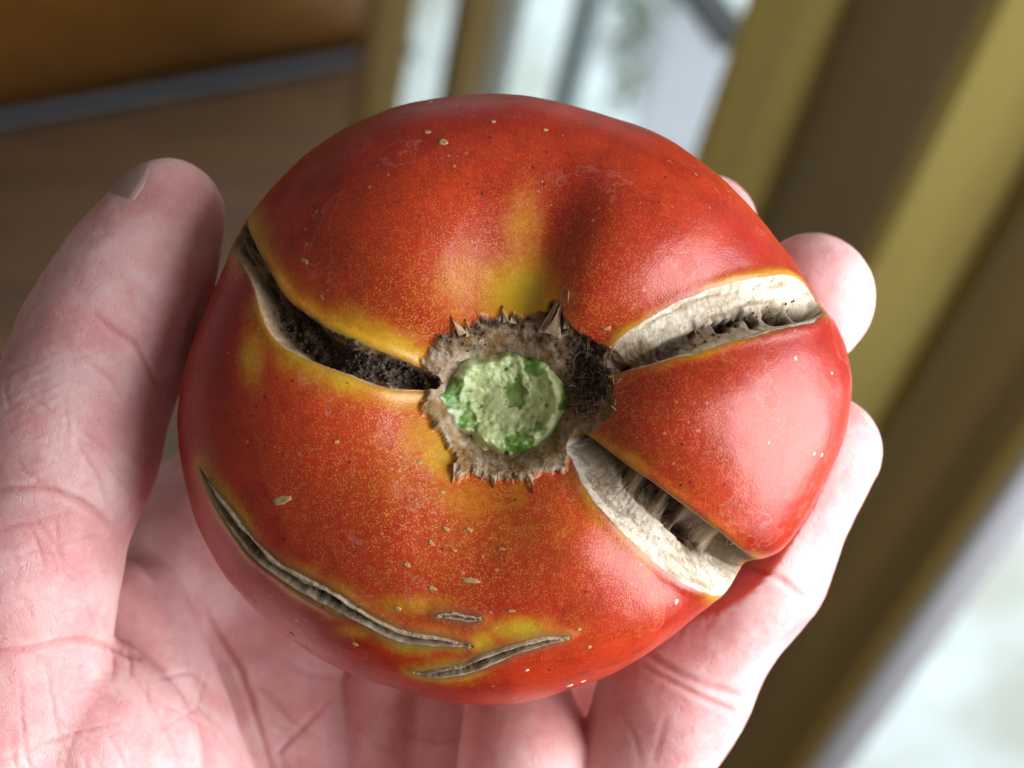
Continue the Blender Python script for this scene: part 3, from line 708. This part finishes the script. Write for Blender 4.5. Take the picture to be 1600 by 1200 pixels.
# one round of subdivision so that creases have room: linear split of quads
def subdivide(V, F):
    e = np.stack([F, np.roll(F, -1, 1)], -1).reshape(-1, 2); es = np.sort(e, 1)
    key = es[:, 0]*len(V) + es[:, 1]; uq, first, inv = np.unique(key, return_index=True, return_inverse=True)
    em = V[es[first]].mean(1); fm = V[F].mean(1); n = len(V); ne = len(em); E = inv.reshape(-1, 4) + n; C = np.arange(len(F)) + n + ne
    out = [np.stack([F[:, k], E[:, k], C, E[:, k-1]], 1) for k in range(4)]
    return np.concatenate([V, em, fm]), np.concatenate(out)
vis0 = PX(HV)
HV, HF = subdivide(HV, HF)
fn = np.cross(HV[HF[:, 2]] - HV[HF[:, 0]], HV[HF[:, 3]] - HV[HF[:, 1]]); HN = np.zeros_like(HV)
for k in range(4):
    for m_ in range(3): HN[:, m_] += np.bincount(HF[:, k], fn[:, m_], len(HV))
HN /= np.linalg.norm(HN, axis=1, keepdims=True) + 1e-12
HQ = PX(HV)
facing = (HN*(np.array([0, 0, CAM]) - HV)).sum(1)/CAM
hd = np.zeros(len(HV)); hcr = np.zeros(len(HV))
def crease(pts, wpx, dep, zr=(-9, 9), red=1.):
    C = resample(pts, 30); m = np.nonzero((facing > .05) & (HV[:, 2] > zr[0]) & (HV[:, 2] < zr[1]) & (HQ[:, 0] > C[:, 0].min() - 60) & (HQ[:, 0] < C[:, 0].max() + 60) & (HQ[:, 1] > C[:, 1].min() - 60) & (HQ[:, 1] < C[:, 1].max() + 60))[0]
    wpx = wpx*.56; q = HQ[m] + np.stack([fbm(HV[m], 2, 7), fbm(HV[m], 2, 9)], 1)*4; best = np.full(len(m), 1e9); tb_ = np.zeros(len(m))
    for k in range(29):
        dd = C[k+1] - C[k]; s = (((q - C[k]) @ dd)/(dd.dot(dd) + 1e-9)).clip(0, 1); r = np.hypot(*(q - C[k] - s[:, None]*dd).T)
        u_ = r < best; best[u_] = r[u_]; tb_[u_] = (k + s[u_])/29
    f = np.exp(-(best/wpx)**2)*np.sin(np.pi*(tb_*.9 + .05))**.5
    f2 = np.exp(-((best - wpx*2.2)/(wpx*1.6))**2)*np.sin(np.pi*(tb_*.9 + .05))**.5
    hd[m] += (.6 if dep < .04 else .8)*(-dep*f + dep*.22*f2); hcr[m] = np.maximum(hcr[m], red*f)
T = (-2.2, 3)
for k in range(48):                                            # many short fine lines on thumb, thenar and palm
    x0_, y0_ = ((-10 + 170*random.random(), 560 + 400*random.random()), (0 + 260*random.random(), 1040 + 150*random.random()), (340 + 240*random.random(), 1000 + 190*random.random()))[k % 3]
    an_ = random.choice((.5, .9, -.35, 1.3)) + random.gauss(0, .2); L_2 = 35 + 60*random.random()
    crease([(x0_, y0_), (x0_ + L_2*.5*math.cos(an_) + random.gauss(0, 5), y0_ + L_2*.5*math.sin(an_) + random.gauss(0, 5)), (x0_ + L_2*math.cos(an_), y0_ + L_2*math.sin(an_))], 5, .018, (-6, 3), .45)
for a in (([(148,492),(180,518),(212,536),(245,600)], 7, .05, T), ([(128,560),(170,590),(200,640)], 7, .025, T, .4), ([(-20,765),(50,762),(87,770),(125,785),(172,822)], 9, .06, T),
          ([(120,690),(150,740),(165,790)], 6, .03, T, .5), ([(110,660),(160,700),(185,735)], 6, .02, T, .4), ([(-20,830),(60,815),(110,800)], 7, .025, T, .5), ([(0,880),(60,860),(120,870)], 6, .02, T, .4),
          ([(52,815),(80,845),(95,870),(130,905)], 6, .025, T, .4), ([(-20,1018),(44,1013),(88,1002),(131,998),(170,1008),(215,1030)], 8, .06, (-2.5, 3)),
          ([(29,1060),(32,1098),(41,1171),(48,1220)], 5, .02, T, .8), ([(70,1030),(78,1083),(93,1150),(120,1210)], 5, .02, T, .8), ([(-10,1192),(53,1171),(117,1145),(185,1128)], 5, .025, T, .8),
          ([(200,1040),(239,1104),(280,1180)], 6, .025, (-3, 3), .5), ([(175,1010),(180,1040),(176,1062)], 6, .03, (-3, 3), 1.2), ([(200,1015),(206,1040),(204,1060)], 5, .03, (-3, 3), 1.2),
          ([(321,955),(350,1008),(371,1040),(394,1098),(423,1200)], 9, .09, (-6, 0)), ([(250,1060),(300,1050),(330,1075)], 6, .03, (-6, 0), .5), ([(330,1040),(310,1100),(345,1140)], 6, .03, (-6, 0), .5),
          ([(520,1095),(470,1140),(432,1178)], 7, .05, (-6, 0), .8), ([(395,1065),(440,1110),(480,1150)], 7, .05, (-6, 0), .8), ([(430,1020),(470,1050),(530,1060)], 7, .04, (-6, 0), .6), ([(455,1140),(440,1180),(445,1220)], 6, .03, (-6, 0), .6),
          ([(640,1150),(690,1160),(740,1150)], 7, .03, (-6, 0), .6),
          ([(1000,1015),(1056,1050),(1100,1070),(1155,1090)], 9, .06, (-4, 0)), ([(1005,1040),(1042,1060),(1090,1088),(1155,1118)], 8, .05, (-4, 0)), ([(1165,882),(1190,890),(1215,903),(1255,932)], 8, .05, (-4, 0)),
          ([(1040,1120),(1020,1190)], 9, .02, (-4, 0), .4), ([(1085,940),(1060,1000)], 7, .015, (-4, 0), .4), ([(1130,930),(1100,990)], 7, .015, (-4, 0), .4), ([(960,1100),(990,1150),(1000,1190)], 8, .02, (-4, 0), .4)):
    crease(*a)
# close parallel wrinkles on the outer side of the thumb
wr = np.exp(-((HQ[:, 0] - 70)/80)**2 - ((HQ[:, 1] - 640)/140)**2)*(HV[:, 2] > -2.2)
ph_ = (HQ[:, 0]*.45 + HQ[:, 1]*.9)*.40 + 2.2*fbm(HV, 1.3, 91)
hd += wr*.007*np.sin(ph_)*(.5 + .5*fbm(HV, 2.5, 93))
hd += .012*fbm(HV, 3.5, 95, 3)
HV2 = HV + HN*hd[:, None]
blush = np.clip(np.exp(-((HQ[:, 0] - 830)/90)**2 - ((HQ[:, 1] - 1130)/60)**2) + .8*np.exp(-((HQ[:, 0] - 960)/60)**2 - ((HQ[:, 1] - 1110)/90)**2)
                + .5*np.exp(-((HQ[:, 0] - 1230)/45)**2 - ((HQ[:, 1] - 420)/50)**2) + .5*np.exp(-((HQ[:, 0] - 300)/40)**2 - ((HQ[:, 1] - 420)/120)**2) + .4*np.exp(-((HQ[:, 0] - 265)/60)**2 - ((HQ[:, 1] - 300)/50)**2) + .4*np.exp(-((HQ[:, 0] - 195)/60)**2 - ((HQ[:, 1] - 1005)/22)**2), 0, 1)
t = NT('skin'); v = t.obj()
n1_ = t.noise(v, 95, 5, .65); n2_ = t.noise(v, 700, 3, .6)
c = t.mix(t.ramp(n1_, .35, .65), (.77, .36, .35), (.87, .555, .525)); c = t.mix(t.ramp(t.noise(v, 230, 4, .65), .48, .72, 0, .55), c, (.70, .33, .31))
c = t.mix(t.ramp(n2_, .5, .75, 0, .35), c, (.84, .56, .52))
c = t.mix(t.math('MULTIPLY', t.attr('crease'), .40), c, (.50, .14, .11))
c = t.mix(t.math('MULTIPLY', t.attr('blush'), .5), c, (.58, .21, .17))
wv = t.n('ShaderNodeVectorMath', operation='ADD', i_0=v, i_1=t.n('ShaderNodeVectorMath', operation='SCALE', i_0=t.n('ShaderNodeTexNoise', i_Vector=v, i_Scale=120., i_Detail=2.).outputs['Color'], i_Scale=.0015).outputs[0]).outputs[0]
cells = t.vor(t.scale(wv, 1, 2.2, 1.2, (.3, .2, .6)), 560, 'DISTANCE_TO_EDGE'); cells2 = t.vor(t.scale(wv, 2.4, .8, 1.0, (.2, .4, .9)), 620, 'DISTANCE_TO_EDGE')
h_ = t.math('ADD', t.math('MULTIPLY', t.ramp(cells, 0, .05), .5), t.math('ADD', t.math('MULTIPLY', t.ramp(cells2, 0, .05), .5), t.math('MULTIPLY', n2_, .6)))
t.set(Base_Color=c, Roughness=t.ramp(n2_, .3, .7, .48, .62), Specular_IOR_Level=.35, Normal=t.bump(h_, .32, .0005), Subsurface_Weight=.38, Subsurface_Scale=.007)
t.b.inputs['Subsurface Radius'].default_value = (1, .38, .24)
MAT_skin = t.m
HB = world([-3, -5, -5])
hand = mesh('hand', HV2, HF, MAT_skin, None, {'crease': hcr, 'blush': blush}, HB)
hand.location = HB
tag(hand, 'pale pink left hand cupping the tomato, thumb raised at the left', 'hand')
# nails
t = NT('nail'); n = t.noise(t.scale(t.obj(), 1, 1, 1), 300, 2)
t.set(Base_Color=t.mix(n, (.40, .25, .21), (.50, .34, .28)), Roughness=.35, Subsurface_Weight=.2, Subsurface_Scale=.002); MAT_nail = t.m
def nail(tip, prev, r, back, half=.75, ln=1.0, grow=.04):
    ax = np.array(tip) - np.array(prev); ax /= np.linalg.norm(ax); bk = np.array(back, float); bk -= bk.dot(ax)*ax; bk /= np.linalg.norm(bk); sd = np.cross(ax, bk)
    c = np.array(tip) - ax*.45; Vt = []; nu, nv = 14, 13
    for side in (1, 0):
        for i in range(nu):
            s = i/(nu - 1); en = math.sqrt(max(0, 1 - max(0, (s - .72)/.28)**2*.8))*math.sqrt(max(.05, 1 - max(0, (.25 - s)/.25)**2*.8))
            for j in range(nv):
                an = (j/(nv - 1)*2 - 1)*half*en
                xx = max(0, (s - .35)*ln - .35); rr_ = .25*r + .75*math.sqrt(max(r*r - xx*xx, .01)) - .03 + .05*side + grow*(1 - s)
                Vt.append(c + ax*(s - .35)*ln + (bk*math.cos(an)*1. + sd*math.sin(an))*rr_)
    Fs = []; o_ = nu*nv
    for i in range(nu - 1):
        for j in range(nv - 1):
            k = i*nv + j; Fs += [(k, k+1, k+nv+1, k+nv), (o_+k, o_+k+nv, o_+k+nv+1, o_+k+1)]
    rim_ = [i*nv for i in range(nu)] + [(nu-1)*nv + j for j in range(1, nv)] + [i*nv + nv-1 for i in range(nu-2, -1, -1)] + [j for j in range(nv-2, 0, -1)]
    for a, b in zip(rim_, rim_[1:] + rim_[:1]): Fs.append((a, b, o_+b, o_+a))
    o = mesh('nail', np.array(Vt), Fs, MAT_nail, hand, None, HB); return o
nail(thumb[-1][0], thumb[-2][0], .79, (-1, .30, .34), .85, 1.5, .085)
for f_ in (index, middle, ring_f, pinky): nail(f_[-1][0], f_[-2][0], f_[-1][1], (.15, .1, -1))
# dark speck on the skin at the foot of the little finger
m_ = np.nonzero(facing > .2)[0]; c = HV2[m_[((HQ[m_] - np.array([778, 1183]))**2).sum(1).argmin()]]
mesh('skin_speck', rock(c + [0, 0, .005], .035), IF, plain('dark_speck', (.03, .02, .018), .7).m, hand, None, HB)
